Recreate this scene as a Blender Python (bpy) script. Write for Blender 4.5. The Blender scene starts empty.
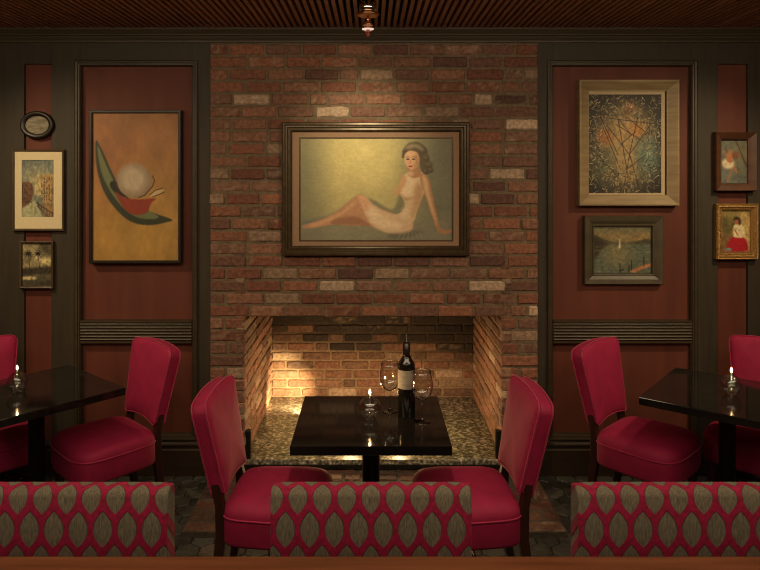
import bpy, bmesh, math, random
import numpy as np
from mathutils import Vector, Matrix

random.seed(7)
rng = np.random.default_rng(11)
SC = bpy.context.scene
COL = SC.collection
PI = math.pi

# ------------------------------------------------------------------ camera
CD, CH = 4.0, 1.78                       # distance from the back wall, eye height
cam = bpy.data.objects.new('camera', bpy.data.cameras.new('camera'))
COL.objects.link(cam)
cam.location = (0, -CD, CH)
cam.rotation_euler = (PI / 2, 0, 0)
cam.data.sensor_width = 36
cam.data.lens = 680 / 760 * 36
cam.data.shift_x = 9 / 760
cam.data.shift_y = -113 / 760
cam.data.clip_start = 0.02
SC.camera = cam

# ------------------------------------------------------------------ world and light
w = bpy.data.worlds.new('world')
SC.world = w
w.use_nodes = True
w.node_tree.nodes['Background'].inputs[0].default_value = (0.9, 0.6, 0.4, 1)
w.node_tree.nodes['Background'].inputs[1].default_value = 0.05

SC.view_settings.view_transform = 'Standard'
SC.view_settings.look = 'None'
SC.view_settings.gamma = 1
SC.view_settings.exposure = 0.12
SC.cycles.max_bounces = 8
SC.cycles.transparent_max_bounces = 12
SC.cycles.caustics_reflective = False
SC.cycles.caustics_refractive = False
SC.cycles.sample_clamp_indirect = 3
SC.cycles.use_denoising = True
SC.cycles.filter_width = 1.1


def aim(o, tgt):
    d = Vector(tgt) - o.location
    o.rotation_euler = d.to_track_quat('-Z', 'Y').to_euler()


def spot(name, loc, tgt, watts, deg, col=(1, .70, .42), radius=.04, blend=.9):
    l = bpy.data.lights.new(name, 'SPOT')
    l.energy = watts; l.spot_size = math.radians(deg); l.spot_blend = blend
    l.color = col; l.shadow_soft_size = radius
    o = bpy.data.objects.new(name, l); COL.objects.link(o)
    o.location = loc; aim(o, tgt)
    return o


def point(name, loc, watts, col=(1, .62, .3), radius=.02):
    l = bpy.data.lights.new(name, 'POINT')
    l.energy = watts; l.color = col; l.shadow_soft_size = radius
    o = bpy.data.objects.new(name, l); COL.objects.link(o); o.location = loc
    return o


def area(name, loc, tgt, sx, sy, watts, col=(1, .72, .45)):
    l = bpy.data.lights.new(name, 'AREA')
    l.shape = 'RECTANGLE'; l.size = sx; l.size_y = sy; l.energy = watts; l.color = col
    o = bpy.data.objects.new(name, l); COL.objects.link(o); o.location = loc; aim(o, tgt)
    return o


spot('table_spot', (0.0, -1.45, 2.60), (0, -1.15, 0), 38, 75, (1, .74, .5), .05)
spot('painting_spot', (-.02, -.68, 2.425), (-.07, 0, 1.93), 20, 72, (1, .82, .5), .03, 1)
spot('left_wall_spot', (-2.35, -1.25, 2.60), (-1.55, 0, 1.15), 78, 78, (1, .74, .42), .04, 1)
spot('right_wall_spot', (2.35, -1.25, 2.60), (1.55, 0, 1.15), 78, 78, (1, .74, .42), .04, 1)
spot('left_table_spot', (-1.5, -1.5, 2.60), (-1.45, -.7, 0), 26, 70, (1, .74, .5), .05)
spot('right_table_spot', (1.5, -1.5, 2.60), (1.45, -.7, 0), 26, 70, (1, .74, .5), .05)
area('bar_fill', (0, -3.9, 2.56), (0, -2.2, .9), 3.2, .5, 15, (1, .76, .54))  # added ambient fill for stools and bar, no fixture behind it
area('room_fill', (0, -2.6, 2.56), (0, 0, 1.1), 5.0, .6, 50, (1, .77, .50))  # unseen soft flood, added to light the brick wall evenly


# ------------------------------------------------------------------ helpers
def X(px, d=CD): return (px - 371) * d / 680
def Z(py, d=CD): return CH - (py - 172) * d / 680


class MB:
    """collects shapes and links them as ONE mesh object"""
    def __init__(self): self.v, self.f, self.m, self.s, self.c = [], [], [], [], None

    def add(self, vs, fs, m=0, smooth=False):
        b = len(self.v)
        self.v += [tuple(p) for p in vs]
        for q in fs:
            self.f.append([b + i for i in q]); self.m.append(m); self.s.append(smooth)

    def box(self, c, s, m=0, M=None):
        x, y, z = s[0] / 2, s[1] / 2, s[2] / 2
        vs = [Vector((sx * x, sy * y, sz * z)) for sx in (-1, 1) for sy in (-1, 1) for sz in (-1, 1)]
        if M is not None: vs = [M @ p for p in vs]
        vs = [p + Vector(c) for p in vs]
        self.add(vs, [(0, 1, 3, 2), (4, 6, 7, 5), (0, 4, 5, 1), (2, 3, 7, 6), (0, 2, 6, 4), (1, 5, 7, 3)], m)
        return self

    def span(self, x0, x1, y0, y1, z0, z1, m=0):
        return self.box(((x0 + x1) / 2, (y0 + y1) / 2, (z0 + z1) / 2), (x1 - x0, y1 - y0, z1 - z0), m)

    def loft(self, rings, m=0, caps=(True, True), smooth=True, closed=True):
        n = len(rings[0]); vs = [p for r in rings for p in r]; fs = []
        for k in range(len(rings) - 1):
            for i in range(n if closed else n - 1):
                j = (i + 1) % n
                fs.append((k * n + i, k * n + j, (k + 1) * n + j, (k + 1) * n + i))
        self.add(vs, fs, m, smooth)
        b = len(self.v) - len(vs)
        if caps[0]: self.f.append([b + i for i in range(n)][::-1]); self.m.append(m); self.s.append(False)
        if caps[1]: self.f.append([b + (len(rings) - 1) * n + i for i in range(n)]); self.m.append(m); self.s.append(False)
        return self

    def lathe(self, prof, c=(0, 0, 0), n=32, m=0, caps=(True, True)):
        rings = [[(c[0] + r * math.cos(2 * PI * i / n), c[1] + r * math.sin(2 * PI * i / n), c[2] + z) for i in range(n)]
                 for r, z in prof]
        return self.loft(rings, m, caps)

    def tube(self, pts, r, n=8, m=0, closed=False):
        pts = [Vector(p) for p in pts]; N = len(pts); rings = []
        up = Vector((0, 0, 1)); prev = None
        for i, p in enumerate(pts):
            if closed: t = pts[(i + 1) % N] - pts[i - 1]
            else: t = pts[min(i + 1, N - 1)] - pts[max(i - 1, 0)]
            t.normalize()
            a = prev if prev is not None else (up if abs(t.z) < .9 else Vector((1, 0, 0)))
            a = (a - t * a.dot(t)); a.normalize(); prev = a
            b = t.cross(a); rr = r[i] if isinstance(r, (list, tuple)) else r
            rings.append([p + a * rr * math.cos(2 * PI * k / n) + b * rr * math.sin(2 * PI * k / n) for k in range(n)])
        if closed:
            rings.append(rings[0]); return self.loft(rings, m, (False, False))
        return self.loft(rings, m)

    def prism(self, poly, axis, a, b, m=0, smooth=False):
        """poly in the plane across AXIS ('x': (y,z)), extruded from a to b"""
        def P(u, v, t): return {'x': (t, u, v), 'y': (u, t, v), 'z': (u, v, t)}[axis]
        return self.loft([[P(u, v, a) for u, v in poly], [P(u, v, b) for u, v in poly]], m, (True, True), smooth)

    def frame(self, x0, x1, z0, z1, y, prof, m=0):
        """mitred picture frame: prof is (inset from outer edge, protrusion towards the room), y the wall"""
        rings = []
        for ins, out in prof:
            rings.append([(x0 + ins, y - out, z0 + ins), (x1 - ins, y - out, z0 + ins), (x1 - ins, y - out, z1 - ins), (x0 + ins, y - out, z1 - ins)])
        n = 4; vs = [p for r in rings for p in r]; fs = []
        for k in range(len(rings) - 1):
            for i in range(4):
                j = (i + 1) % 4
                fs.append((k * n + i, k * n + j, (k + 1) * n + j, (k + 1) * n + i))
        self.add(vs, fs, m)
        return self

    def build(self, name, mats, parent=None, bevel=0, seg=2, colours=None):
        me = bpy.data.meshes.new(name)
        me.from_pydata(self.v, [], self.f)
        if not isinstance(mats, (list, tuple)): mats = [mats]
        for q in mats: me.materials.append(q)
        me.polygons.foreach_set('material_index', self.m)
        me.polygons.foreach_set('use_smooth', self.s)
        if self.c is not None:
            at = me.color_attributes.new('tint', 'FLOAT_COLOR', 'POINT')
            at.data.foreach_set('color', np.array(self.c, dtype=np.float32).ravel())
        bm = bmesh.new(); bm.from_mesh(me)
        bmesh.ops.recalc_face_normals(bm, faces=bm.faces)
        if bevel:
            ed = [e for e in bm.edges if len(e.link_faces) == 2 and e.calc_face_angle(0) > .5]
            bmesh.ops.bevel(bm, geom=ed, offset=bevel, segments=seg, profile=.5, affect='EDGES', clamp_overlap=True)
        bm.to_mesh(me); bm.free()
        me.update()
        o = bpy.data.objects.new(name, me); COL.objects.link(o)
        if parent is not None: o.parent = parent
        return o


def thing(name, label, cat, loc=(0, 0, 0), rz=0, group=None):
    o = bpy.data.objects.new(name, None); COL.objects.link(o)
    o.empty_display_size = .05
    o.location = loc; o.rotation_euler = (0, 0, rz)
    o['label'] = label; o['category'] = cat
    if group: o['group'] = group
    return o


def dup(root, loc, rz, label):
    r = root.copy(); COL.objects.link(r); r.location = loc; r.rotation_euler = (0, 0, rz); r['label'] = label
    def kids(src, dst):
        for ch in list(src.children):
            c = ch.copy(); COL.objects.link(c); c.parent = dst; kids(ch, c)
    kids(root, r)
    return r


def struct(o):
    o['kind'] = 'structure'; return o


# ------------------------------------------------------------------ materials
def base(name, col, rough=.5, metal=0, **kw):
    m = bpy.data.materials.new(name); m.use_nodes = True
    b = m.node_tree.nodes['Principled BSDF']
    b.inputs['Base Color'].default_value = (*col, 1); b.inputs['Roughness'].default_value = rough
    b.inputs['Metallic'].default_value = metal
    for k, v in kw.items(): b.inputs[k].default_value = v
    return m, m.node_tree, b


def N(nt, t, **kw):
    n = nt.nodes.new(t)
    for k, v in kw.items(): setattr(n, k, v)
    return n


def noise_mat(name, c1, c2, scale=(8, 8, 8), rough=.5, detail=5, lo=.3, hi=.7, bump=0, bumpscale=1, metal=0, coord='Object', **kw):
    m, nt, b = base(name, c1, rough, metal, **kw)
    tc = N(nt, 'ShaderNodeTexCoord'); mp = N(nt, 'ShaderNodeMapping'); mp.inputs['Scale'].default_value = scale
    nz = N(nt, 'ShaderNodeTexNoise'); nz.inputs['Scale'].default_value = 1; nz.inputs['Detail'].default_value = detail
    cr = N(nt, 'ShaderNodeValToRGB')
    cr.color_ramp.elements[0].position = lo; cr.color_ramp.elements[0].color = (*c1, 1)
    cr.color_ramp.elements[1].position = hi; cr.color_ramp.elements[1].color = (*c2, 1)
    L = nt.links.new
    L(tc.outputs[coord], mp.inputs[0]); L(mp.outputs[0], nz.inputs[0]); L(nz.outputs[0], cr.inputs[0]); L(cr.outputs[0], b.inputs['Base Color'])
    if bump:
        bp = N(nt, 'ShaderNodeBump'); bp.inputs['Strength'].default_value = bump; bp.inputs['Distance'].default_value = .01 * bumpscale
        L(nz.outputs[0], bp.inputs['Height']); L(bp.outputs[0], b.inputs['Normal'])
    return m


def tint_mat(name, rough, bump, scale=60, var=.35, **kw):
    """colour comes from the 'tint' point colours of the mesh (one colour per brick, tile or brush stroke) with a fine grain"""
    m, nt, b = base(name, (.5, .5, .5), rough, **kw)
    at = N(nt, 'ShaderNodeAttribute', attribute_name='tint')
    tc = N(nt, 'ShaderNodeTexCoord')
    nz = N(nt, 'ShaderNodeTexNoise'); nz.inputs['Scale'].default_value = scale; nz.inputs['Detail'].default_value = 6
    L = nt.links.new
    L(tc.outputs['Object'], nz.inputs[0])
    mr = N(nt, 'ShaderNodeMapRange'); mr.inputs[1].default_value = .3; mr.inputs[2].default_value = .7
    mr.inputs[3].default_value = 1 - var; mr.inputs[4].default_value = 1 + var
    L(nz.outputs[0], mr.inputs[0])
    mx = N(nt, 'ShaderNodeVectorMath', operation='SCALE')
    L(at.outputs['Color'], mx.inputs[0]); L(mr.outputs[0], mx.inputs['Scale']); L(mx.outputs[0], b.inputs['Base Color'])
    if bump:
        bp = N(nt, 'ShaderNodeBump'); bp.inputs['Strength'].default_value = bump; bp.inputs['Distance'].default_value = .004
        L(nz.outputs[0], bp.inputs['Height']); L(bp.outputs[0], b.inputs['Normal'])
    return m


def pane_mat(name, f=1.0, tint=(1, 1, 1), rough=.0):
    m = bpy.data.materials.new(name); m.use_nodes = True; nt = m.node_tree
    nt.nodes.clear(); L = nt.links.new
    out = N(nt, 'ShaderNodeOutputMaterial'); mix = N(nt, 'ShaderNodeMixShader')
    tr = N(nt, 'ShaderNodeBsdfTransparent'); tr.inputs[0].default_value = (*tint, 1)
    gl = N(nt, 'ShaderNodeBsdfGlossy'); gl.inputs['Roughness'].default_value = rough
    fr = N(nt, 'ShaderNodeFresnel'); ge = N(nt, 'ShaderNodeNewGeometry')
    io = N(nt, 'ShaderNodeMapRange'); io.inputs[3].default_value = 1.5; io.inputs[4].default_value = 1 / 1.5
    L(ge.outputs['Backfacing'], io.inputs[0]); L(io.outputs[0], fr.inputs[0])
    mu = N(nt, 'ShaderNodeMath', operation='MULTIPLY'); mu.inputs[1].default_value = f
    L(fr.outputs[0], mu.inputs[0]); L(mu.outputs[0], mix.inputs[0]); L(tr.outputs[0], mix.inputs[1]); L(gl.outputs[0], mix.inputs[2])
    L(mix.outputs[0], out.inputs[0])
    return m


def emit_mat(name, col, s):
    m = bpy.data.materials.new(name); m.use_nodes = True; nt = m.node_tree; nt.nodes.clear()
    e = N(nt, 'ShaderNodeEmission'); e.inputs[0].default_value = (*col, 1); e.inputs[1].default_value = s
    o = N(nt, 'ShaderNodeOutputMaterial'); nt.links.new(e.outputs[0], o.inputs[0])
    return m


def ogee_mat():
    """velvet lattice of pointed ovals over grey cloth"""
    m, nt, b = base('lattice_velvet', (.4, .01, .05), .85)
    b.inputs['Sheen Weight'].default_value = .06
    L = nt.links.new
    tc = N(nt, 'ShaderNodeTexCoord'); sp = N(nt, 'ShaderNodeSeparateXYZ'); L(tc.outputs['Object'], sp.inputs[0])
    nz = N(nt, 'ShaderNodeTexNoise'); nz.inputs['Scale'].default_value = 90; L(tc.outputs['Object'], nz.inputs[0])
    def M(op, a, bb=None):
        n = N(nt, 'ShaderNodeMath', operation=op)
        for i, q in enumerate((a, bb)):
            if q is None: continue
            if isinstance(q, (int, float)): n.inputs[i].default_value = q
            else: L(q, n.inputs[i])
        return n.outputs[0]
    wob = M('MULTIPLY', M('SUBTRACT', nz.outputs[0], .5), .10)
    u = M('DIVIDE', M('ADD', sp.outputs[0], .0), .0535)
    v = M('DIVIDE', M('ADD', M('ADD', sp.outputs[2], sp.outputs[1]), -1.0755 + .036), .149)
    def oval(off_u, off_v):
        du = M('ABSOLUTE', M('SUBTRACT', M('FRACT', M('ADD', u, off_u)), .5))
        dv = M('ABSOLUTE', M('SUBTRACT', M('FRACT', M('ADD', v, off_v)), .5))
        a = M('DIVIDE', du, .388)
        c = M('DIVIDE', dv, .272)
        return M('ADD', M('ADD', a, M('POWER', c, 2.15)), wob)
    d = M('MINIMUM', oval(.5, .5), oval(0.0, 0.0))
    st = N(nt, 'ShaderNodeMapRange'); st.inputs[1].default_value = .96; st.inputs[2].default_value = 1.04
    L(d, st.inputs[0])
    # grey cloth weave
    wv = N(nt, 'ShaderNodeTexNoise'); mp = N(nt, 'ShaderNodeMapping'); mp.inputs['Scale'].default_value = (420, 420, 60)
    wv.inputs['Scale'].default_value = 1; L(tc.outputs['Object'], mp.inputs[0]); L(mp.outputs[0], wv.inputs[0])
    cr = N(nt, 'ShaderNodeValToRGB')
    cr.color_ramp.elements[0].position = .3; cr.color_ramp.elements[0].color = (.11, .095, .062, 1)
    cr.color_ramp.elements[1].position = .7; cr.color_ramp.elements[1].color = (.25, .215, .15, 1)
    L(wv.outputs[0], cr.inputs[0])
    rd = N(nt, 'ShaderNodeValToRGB')
    rd.color_ramp.elements[0].position = .3; rd.color_ramp.elements[0].color = (.25, .0015, .030, 1)
    rd.color_ramp.elements[1].position = .7; rd.color_ramp.elements[1].color = (.44, .003, .066, 1)
    L(nz.outputs[0], rd.inputs[0])
    mx = N(nt, 'ShaderNodeMix', data_type='RGBA'); L(st.outputs[0], mx.inputs['Factor']); L(cr.outputs[0], mx.inputs['A']); L(rd.outputs[0], mx.inputs['B'])
    L(mx.outputs['Result'], b.inputs['Base Color'])
    bp = N(nt, 'ShaderNodeBump'); bp.inputs['Strength'].default_value = .9; bp.inputs['Distance'].default_value = .004
    L(st.outputs[0], bp.inputs['Height']); L(bp.outputs[0], b.inputs['Normal'])
    return m


M = {}
M['velvet'] = noise_mat('crimson_velvet', (.25, .0028, .038), (.335, .005, .056), (14, 14, 14), .75, **{'Sheen Weight': .14, 'Sheen Roughness': .4, 'Sheen Tint': (1, .15, .3, 1)})
M['piping'] = noise_mat('crimson_piping', (.29, .004, .044), (.37, .006, .060), (30, 30, 30), .6, **{'Sheen Weight': .4, 'Sheen Tint': (1, .4, .45, 1)})
M['leg'] = noise_mat('dark_cherry_wood', (.022, .007, .004), (.045, .014, .008), (30, 30, 4), .35)
M['lattice'] = ogee_mat()
M['table'] = noise_mat('black_lacquer', (.006, .005, .004), (.014, .011, .009), (3, 30, 3), .07, **{'IOR': 1.6})
M['pole'] = noise_mat('black_painted_metal', (.008, .007, .006), (.014, .012, .010), (9, 9, 9), .35)
M['stile'] = noise_mat('dark_stained_wood', (.030, .022, .012), (.045, .033, .018), (40, 40, 3), .66, bump=.1)
M['mould'] = noise_mat('dark_moulding_wood', (.036, .026, .013), (.056, .040, .021), (4, 40, 40), .45)
M['crown'] = noise_mat('crown_wood', (.046, .035, .018), (.062, .047, .025), (3, 40, 40), .5)
M['red_panel'] = noise_mat('red_stained_panel', (.098, .0215, .0105), (.142, .034, .017), (14, 14, 1.4), .68, detail=7, bump=.06)
M['baseboard'] = noise_mat('baseboard_wood', (.025, .014, .008), (.038, .022, .012), (4, 30, 30), .45)
M['slat'] = noise_mat('slat_wood', (.26, .11, .058), (.42, .19, .10), (30, 2, 30), .5)
M['black'] = noise_mat('black_void', (.004, .003, .003), (.008, .006, .005), (5, 5, 5), .9)
M['wallpaint'] = noise_mat('brown_wall_paint', (.06, .035, .02), (.075, .045, .026), (3, 3, 3), .8)
M['brick'] = tint_mat('old_brick', .85, .8, 48, .36)
M['mortar'] = noise_mat('lime_mortar', (.125, .092, .055), (.20, .15, .094), (40, 40, 40), .95, bump=.9)
M['hearthmortar'] = noise_mat('sooty_hearth_mortar', (.05, .038, .026), (.085, .065, .045), (40, 40, 40), .95, bump=.6)
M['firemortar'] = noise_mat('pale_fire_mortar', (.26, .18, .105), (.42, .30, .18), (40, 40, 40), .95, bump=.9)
def soot_mortar():
    m = M['firemortar']; nt = m.node_tree; L = nt.links.new; b = nt.nodes['Principled BSDF']
    src = b.inputs['Base Color'].links[0].from_socket
    tc = N(nt, 'ShaderNodeTexCoord'); sp = N(nt, 'ShaderNodeSeparateXYZ'); L(tc.outputs['Object'], sp.inputs[0])
    nz = N(nt, 'ShaderNodeTexNoise'); nz.inputs['Scale'].default_value = 5; L(tc.outputs['Object'], nz.inputs[0])
    def O(op, a, c):
        n = N(nt, 'ShaderNodeMath', operation=op, use_clamp=op == 'MULTIPLY')
        for i, q in enumerate((a, c)):
            if isinstance(q, (int, float)): n.inputs[i].default_value = q
            else: L(q, n.inputs[i])
        return n.outputs[0]
    h = O('ADD', sp.outputs[2], O('MULTIPLY_ADD' if 0 else 'MULTIPLY', nz.outputs[0], .12))
    h = O('ADD', h, O('MULTIPLY', O('ADD', sp.outputs[0], .6), .14))
    k = N(nt, 'ShaderNodeMapRange'); k.inputs[1].default_value = .50; k.inputs[2].default_value = .66; L(h, k.inputs[0])
    f = O('MULTIPLY', k.outputs[0], O('GREATER_THAN', sp.outputs[1], 1.05))
    f = O('MULTIPLY', f, .9)
    mx = N(nt, 'ShaderNodeMix', data_type='RGBA'); L(f, mx.inputs['Factor']); L(src, mx.inputs['A']); mx.inputs['B'].default_value = (.03, .022, .016, 1)
    L(mx.outputs['Result'], b.inputs['Base Color'])


soot_mortar()
M['tile'] = tint_mat('slate_tile', .5, .5, 40, .3)
M['grout'] = noise_mat('dark_grout', (.012, .011, .009), (.022, .020, .016), (30, 30, 30), .95)
M['bar_wood'] = noise_mat('bar_top_wood', (.17, .055, .022), (.27, .098, .042), (4, 60, 4), .33, detail=7)
M['stool_wood'] = noise_mat('stool_wood', (.03, .012, .007), (.05, .02, .011), (30, 30, 4), .4)
M['iron'] = noise_mat('dark_iron', (.02, .017, .013), (.035, .03, .022), (20, 20, 20), .45, metal=.6)
M['chrome'] = noise_mat('chrome', (.75, .72, .68), (.85, .82, .78), (20, 20, 20), .12, metal=1)
M['copper'] = noise_mat('aged_copper', (.55, .25, .12), (.75, .38, .2), (60, 60, 60), .3, metal=1)
M['glass'] = base('clear_glass', (1, 1, 1), .0, **{'Transmission Weight': 1.0, 'IOR': 1.47})[0]
M['crystal'] = pane_mat('thin_crystal', 2.4, (.97, .97, .96), .02)
M['pane'] = pane_mat('glass_pane', 1.0, (.93, .95, .90))
M['flame'] = emit_mat('flame', (1, .62, .25), 90)
M['lens'] = emit_mat('lamp_lens', (1, .78, .45), 30)
M['filament'] = emit_mat('lamp_ring', (1, .66, .50), .9)
M['redglass'] = base('ruby_glass', (.8, .12, .1), .1, **{'Transmission Weight': .8})[0]
M['paint'] = tint_mat('painted_canvas', .55, .25, 240, .10)
M['bottle'] = base('dark_bottle_glass', (.010, .008, .005), .06, **{'IOR': 1.55})[0]
M['label'] = noise_mat('cream_label', (.30, .25, .18), (.38, .33, .24), (40, 40, 120), .7)
M['capsule'] = noise_mat('black_foil', (.012, .009, .008), (.03, .022, .02), (60, 60, 60), .25, metal=.4)
M['metaldark'] = noise_mat('pourer_metal', (.12, .10, .08), (.2, .17, .14), (60, 60, 60), .3, metal=.9)


def granite():
    m, nt, b = base('speckled_granite', (.2, .18, .12), .28)
    L = nt.links.new; tc = N(nt, 'ShaderNodeTexCoord')
    vo = N(nt, 'ShaderNodeTexNoise'); vo.inputs['Scale'].default_value = 52; vo.inputs['Detail'].default_value = 3
    L(tc.outputs['Object'], vo.inputs[0]); cr = N(nt, 'ShaderNodeValToRGB')
    e = cr.color_ramp.elements
    e[0].position = .36; e[0].color = (.05, .045, .03, 1); e[1].position = .66; e[1].color = (.70, .63, .48, 1)
    k = e.new(.48); k.color = (.17, .155, .10, 1); k = e.new(.58); k.color = (.35, .32, .235, 1)
    L(vo.outputs[0], cr.inputs[0]); L(cr.outputs[0], b.inputs['Base Color'])
    return m


M['granite'] = granite()

# ------------------------------------------------------------------ setting: floor
def hex_floor():
    mb = MB(); mb.c = []
    R = .064; dx = R * math.sqrt(3); dy = R * 1.5
    mb.span(-3.4, 3.4, -5.5, 1.2, -.08, -.006, 1)
    mb.c += [(.02, .02, .02, 1)] * 8
    ny = 0; y = -3.2
    while y < .02:
        x = -3.36 + (dx / 2 if ny % 2 else 0)
        while x < 3.36:
            t = rng.uniform(.6, 1.3); base_c = np.array((.062, .060, .048)) * t
            if rng.random() < .15: base_c = np.array((.085, .068, .05)) * t
            r1 = R - .0035; r2 = r1 - .004; tilt = rng.normal(0, .0008, 2)
            ang = [PI / 6 + k * PI / 3 for k in range(6)]
            ro = [(x + r1 * math.cos(a), y + r1 * math.sin(a), -.007) for a in ang]
            ri = [(x + r2 * math.cos(a), y + r2 * math.sin(a), -.001 + tilt[0] * math.cos(a)) for a in ang]
            mb.loft([ro, ri], 0, (False, True), False)
            mb.c += [(*base_c, 1)] * 12
            x += dx
        y += dy; ny += 1
    return mb.build('floor', [M['tile'], M['grout']])


struct(hex_floor())

# ------------------------------------------------------------------ setting: brick
RED = [(.215, .084, .048), (.245, .100, .056), (.178, .068, .042), (.235, .112, .068), (.155, .074, .050), (.25, .116, .068), (.195, .098, .064)]


def brick_colour(k=1.0, pale=.05):
    r = rng.random()
    if r < pale: c = np.array((.44, .31, .21))
    elif r < pale + .07: c = np.array((.26, .17, .11))
    elif r < pale + .14: c = np.array((.11, .05, .036))
    else: c = np.array(RED[rng.integers(len(RED))])
    return np.clip(c * rng.uniform(.8, 1.2) * k, 0, 1)


def brick(mb, O, U, V, W, u0, u1, v0, v1, col, depth=.05, proud=0.0, side=False):
    """one rough brick; W points into the room"""
    nu, nv = 8, 4
    us = np.linspace(0, 1, nu + 1); vs = np.linspace(0, 1, nv + 1)
    # squash the outermost cells to make an arris
    us[1] = min(.006 / (u1 - u0), .2); us[-2] = 1 - us[1]; vs[1] = .12; vs[-2] = .88
    pts = []; cols = []
    ph = rng.uniform(0, 9, 3)
    for j, v in enumerate(vs):
        for i, u in enumerate(us):
            edge = (i in (0, nu)) + (j in (0, nv))
            wv = proud - (.006 if edge == 1 else .010 if edge == 2 else 0) + rng.normal(0, .0011)
            uu = u0 + (u1 - u0) * u; vv = v0 + (v1 - v0) * v
            if j in (0, nv): vv += .0016 * math.sin(uu * 40 + ph[0] + j) + rng.normal(0, .0007)
            if i in (0, nu): uu += rng.normal(0, .0013)
            if edge == 2:
                uu += (.003 if i == 0 else -.003); vv += (.002 if j == 0 else -.002)
            p = O + U * uu + V * vv + W * wv
            pts.append(p); cols.append(col)
    n = nu + 1; fs = []
    for j in range(nv):
        for i in range(nu):
            fs.append((j * n + i, j * n + i + 1, (j + 1) * n + i + 1, (j + 1) * n + i))
    rim = [i for i in range(n)] + [j * n + nu for j in range(1, nv + 1)] + [nv * n + i for i in range(nu - 1, -1, -1)] + [j * n for j in range(nv - 1, 0, -1)]
    b = len(pts)
    for r in rim: pts.append(pts[r] - W * depth); cols.append(col)
    k = len(rim)
    for i in range(k): fs.append((rim[i], b + i, b + (i + 1) % k, rim[(i + 1) % k]))
    mb.add(pts, fs, 0, False)
    # smear of pale lime on a few bricks
    c = np.array(cols)
    c4 = np.ones((len(c), 4)); c4[:, :3] = c
    if rng.random() < .22:
        for q in range(n * (nv + 1)):
            if rng.random() < .22: c4[q, :3] = c4[q, :3] * .62 + np.array((.36, .26, .17)) * .38
    mb.c += [tuple(r) for r in c4]


def course(mb, O, U, V, W, ua, ub, v0, v1, start, colf, L=.216, gap=.0135, proud=.002):
    """a row of stretchers from ua to ub with the joints of its course"""
    cuts = [start]
    while cuts[-1] < ub:
        cuts.append(cuts[-1] + L * rng.uniform(.94, 1.06) * (.52 if rng.random() < .07 else 1))
    cuts = [ua] + [c for c in cuts if ua + .055 < c < ub - .055] + [ub]
    for a, b in zip(cuts[:-1], cuts[1:]):
        brick(mb, O, U, V, W, a + (gap / 2 if a > ua else 0), b - (gap / 2 if b < ub else 0), v0 + gap / 2, v1 - gap / 2, colf(a, b, v0), proud=proud + rng.normal(0, .0022))


CHH = .0733                                        # course height
BX0, BX1 = X(210), X(538)                           # breast
OX0, OX1 = X(244.5), X(502)                         # firebox opening
OZ = Z(317.5)
DEP = 1.12                                          # firebox depth
V3 = Vector


def breast():
    mb = MB(); mb.c = []
    def slab(x0, x1, z0, z1, y0=.0045, y1=.20):
        mb.span(x0, x1, y0, y1, z0, z1, 1); mb.c += [(.2, .15, .1, 1)] * 8
    slab(BX0, OX0 - .008, 0, 2.62); slab(OX1 + .008, BX1, 0, 2.62); slab(OX0 - .008, OX1 + .008, OZ + .006, 2.62)
    O, U, V, W = V3((0, 0, 0)), V3((1, 0, 0)), V3((0, 0, 1)), V3((0, -1, 0))
    cf = lambda a, b, v: brick_colour(1.0, .03)
    for k in range(-13, 23):
        v0, v1 = OZ + k * CHH, OZ + (k + 1) * CHH
        if v1 < .03: continue
        v0 = max(v0, 0.0)
        off = (.108 if k % 2 else 0) + rng.uniform(-.025, .025)
        if k >= 0: course(mb, O, U, V, W, BX0, BX1, v0, v1, BX0 - off, cf)
        else:
            course(mb, O, U, V, W, BX0, OX0, v0, v1, BX0 - off, cf)
            course(mb, O, U, V, W, OX1, BX1, v0, v1, OX1 - off, cf)
    return mb.build('wall_chimney_breast', [M['brick'], M['mortar']])


struct(breast())


def firebox():
    mb = MB(); mb.c = []
    z0, z1 = .0, 1.34
    def slab(*a):
        mb.span(*a, 1); mb.c += [(.3, .2, .12, 1)] * 8
    slab(OX0 - .12, OX0 - .007, .03, DEP + .15, z0, z1)
    slab(OX1 + .007, OX1 + .12, .03, DEP + .15, z0, z1)
    slab(OX0 - .12, OX1 + .12, DEP + .007, DEP + .15, z0, z1)
    # soot: bricks high on the back wall were blackened by old fires, edges stepping brick by brick
    def soot(x, z):
        edge = .36 if x > .25 else (.40 if x > -.25 else (.47 if x > -.45 else .56))
        return min(max((z - edge + rng.normal(0, .04)) / .12 + .5, 0), 1)
    def back(a, b, v):
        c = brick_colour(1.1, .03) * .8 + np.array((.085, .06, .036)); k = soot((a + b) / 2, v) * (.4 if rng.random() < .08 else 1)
        return c * (1 - k) + np.array((.034, .024, .017)) * rng.uniform(.7, 1.4) * k
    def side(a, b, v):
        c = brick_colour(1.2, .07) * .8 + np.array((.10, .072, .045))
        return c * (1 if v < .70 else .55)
    h = .0685
    k = 0; v = .086
    while v < 1.3:
        off = (.104 if k % 2 else 0) + rng.uniform(-.02, .02)
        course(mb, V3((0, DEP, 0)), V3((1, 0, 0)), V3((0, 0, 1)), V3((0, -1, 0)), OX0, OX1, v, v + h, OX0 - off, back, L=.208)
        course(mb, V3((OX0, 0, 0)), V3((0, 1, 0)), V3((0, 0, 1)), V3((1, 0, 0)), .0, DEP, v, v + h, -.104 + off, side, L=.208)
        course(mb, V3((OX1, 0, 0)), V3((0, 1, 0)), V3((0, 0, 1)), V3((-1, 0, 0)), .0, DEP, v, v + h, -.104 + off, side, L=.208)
        v += h; k += 1
    mb.span(OX0 - .12, OX1 + .12, .1, DEP + .15, 1.34, 1.42, 2); mb.c += [(.01, .01, .01, 1)] * 8
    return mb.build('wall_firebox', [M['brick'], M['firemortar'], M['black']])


struct(firebox())


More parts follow.
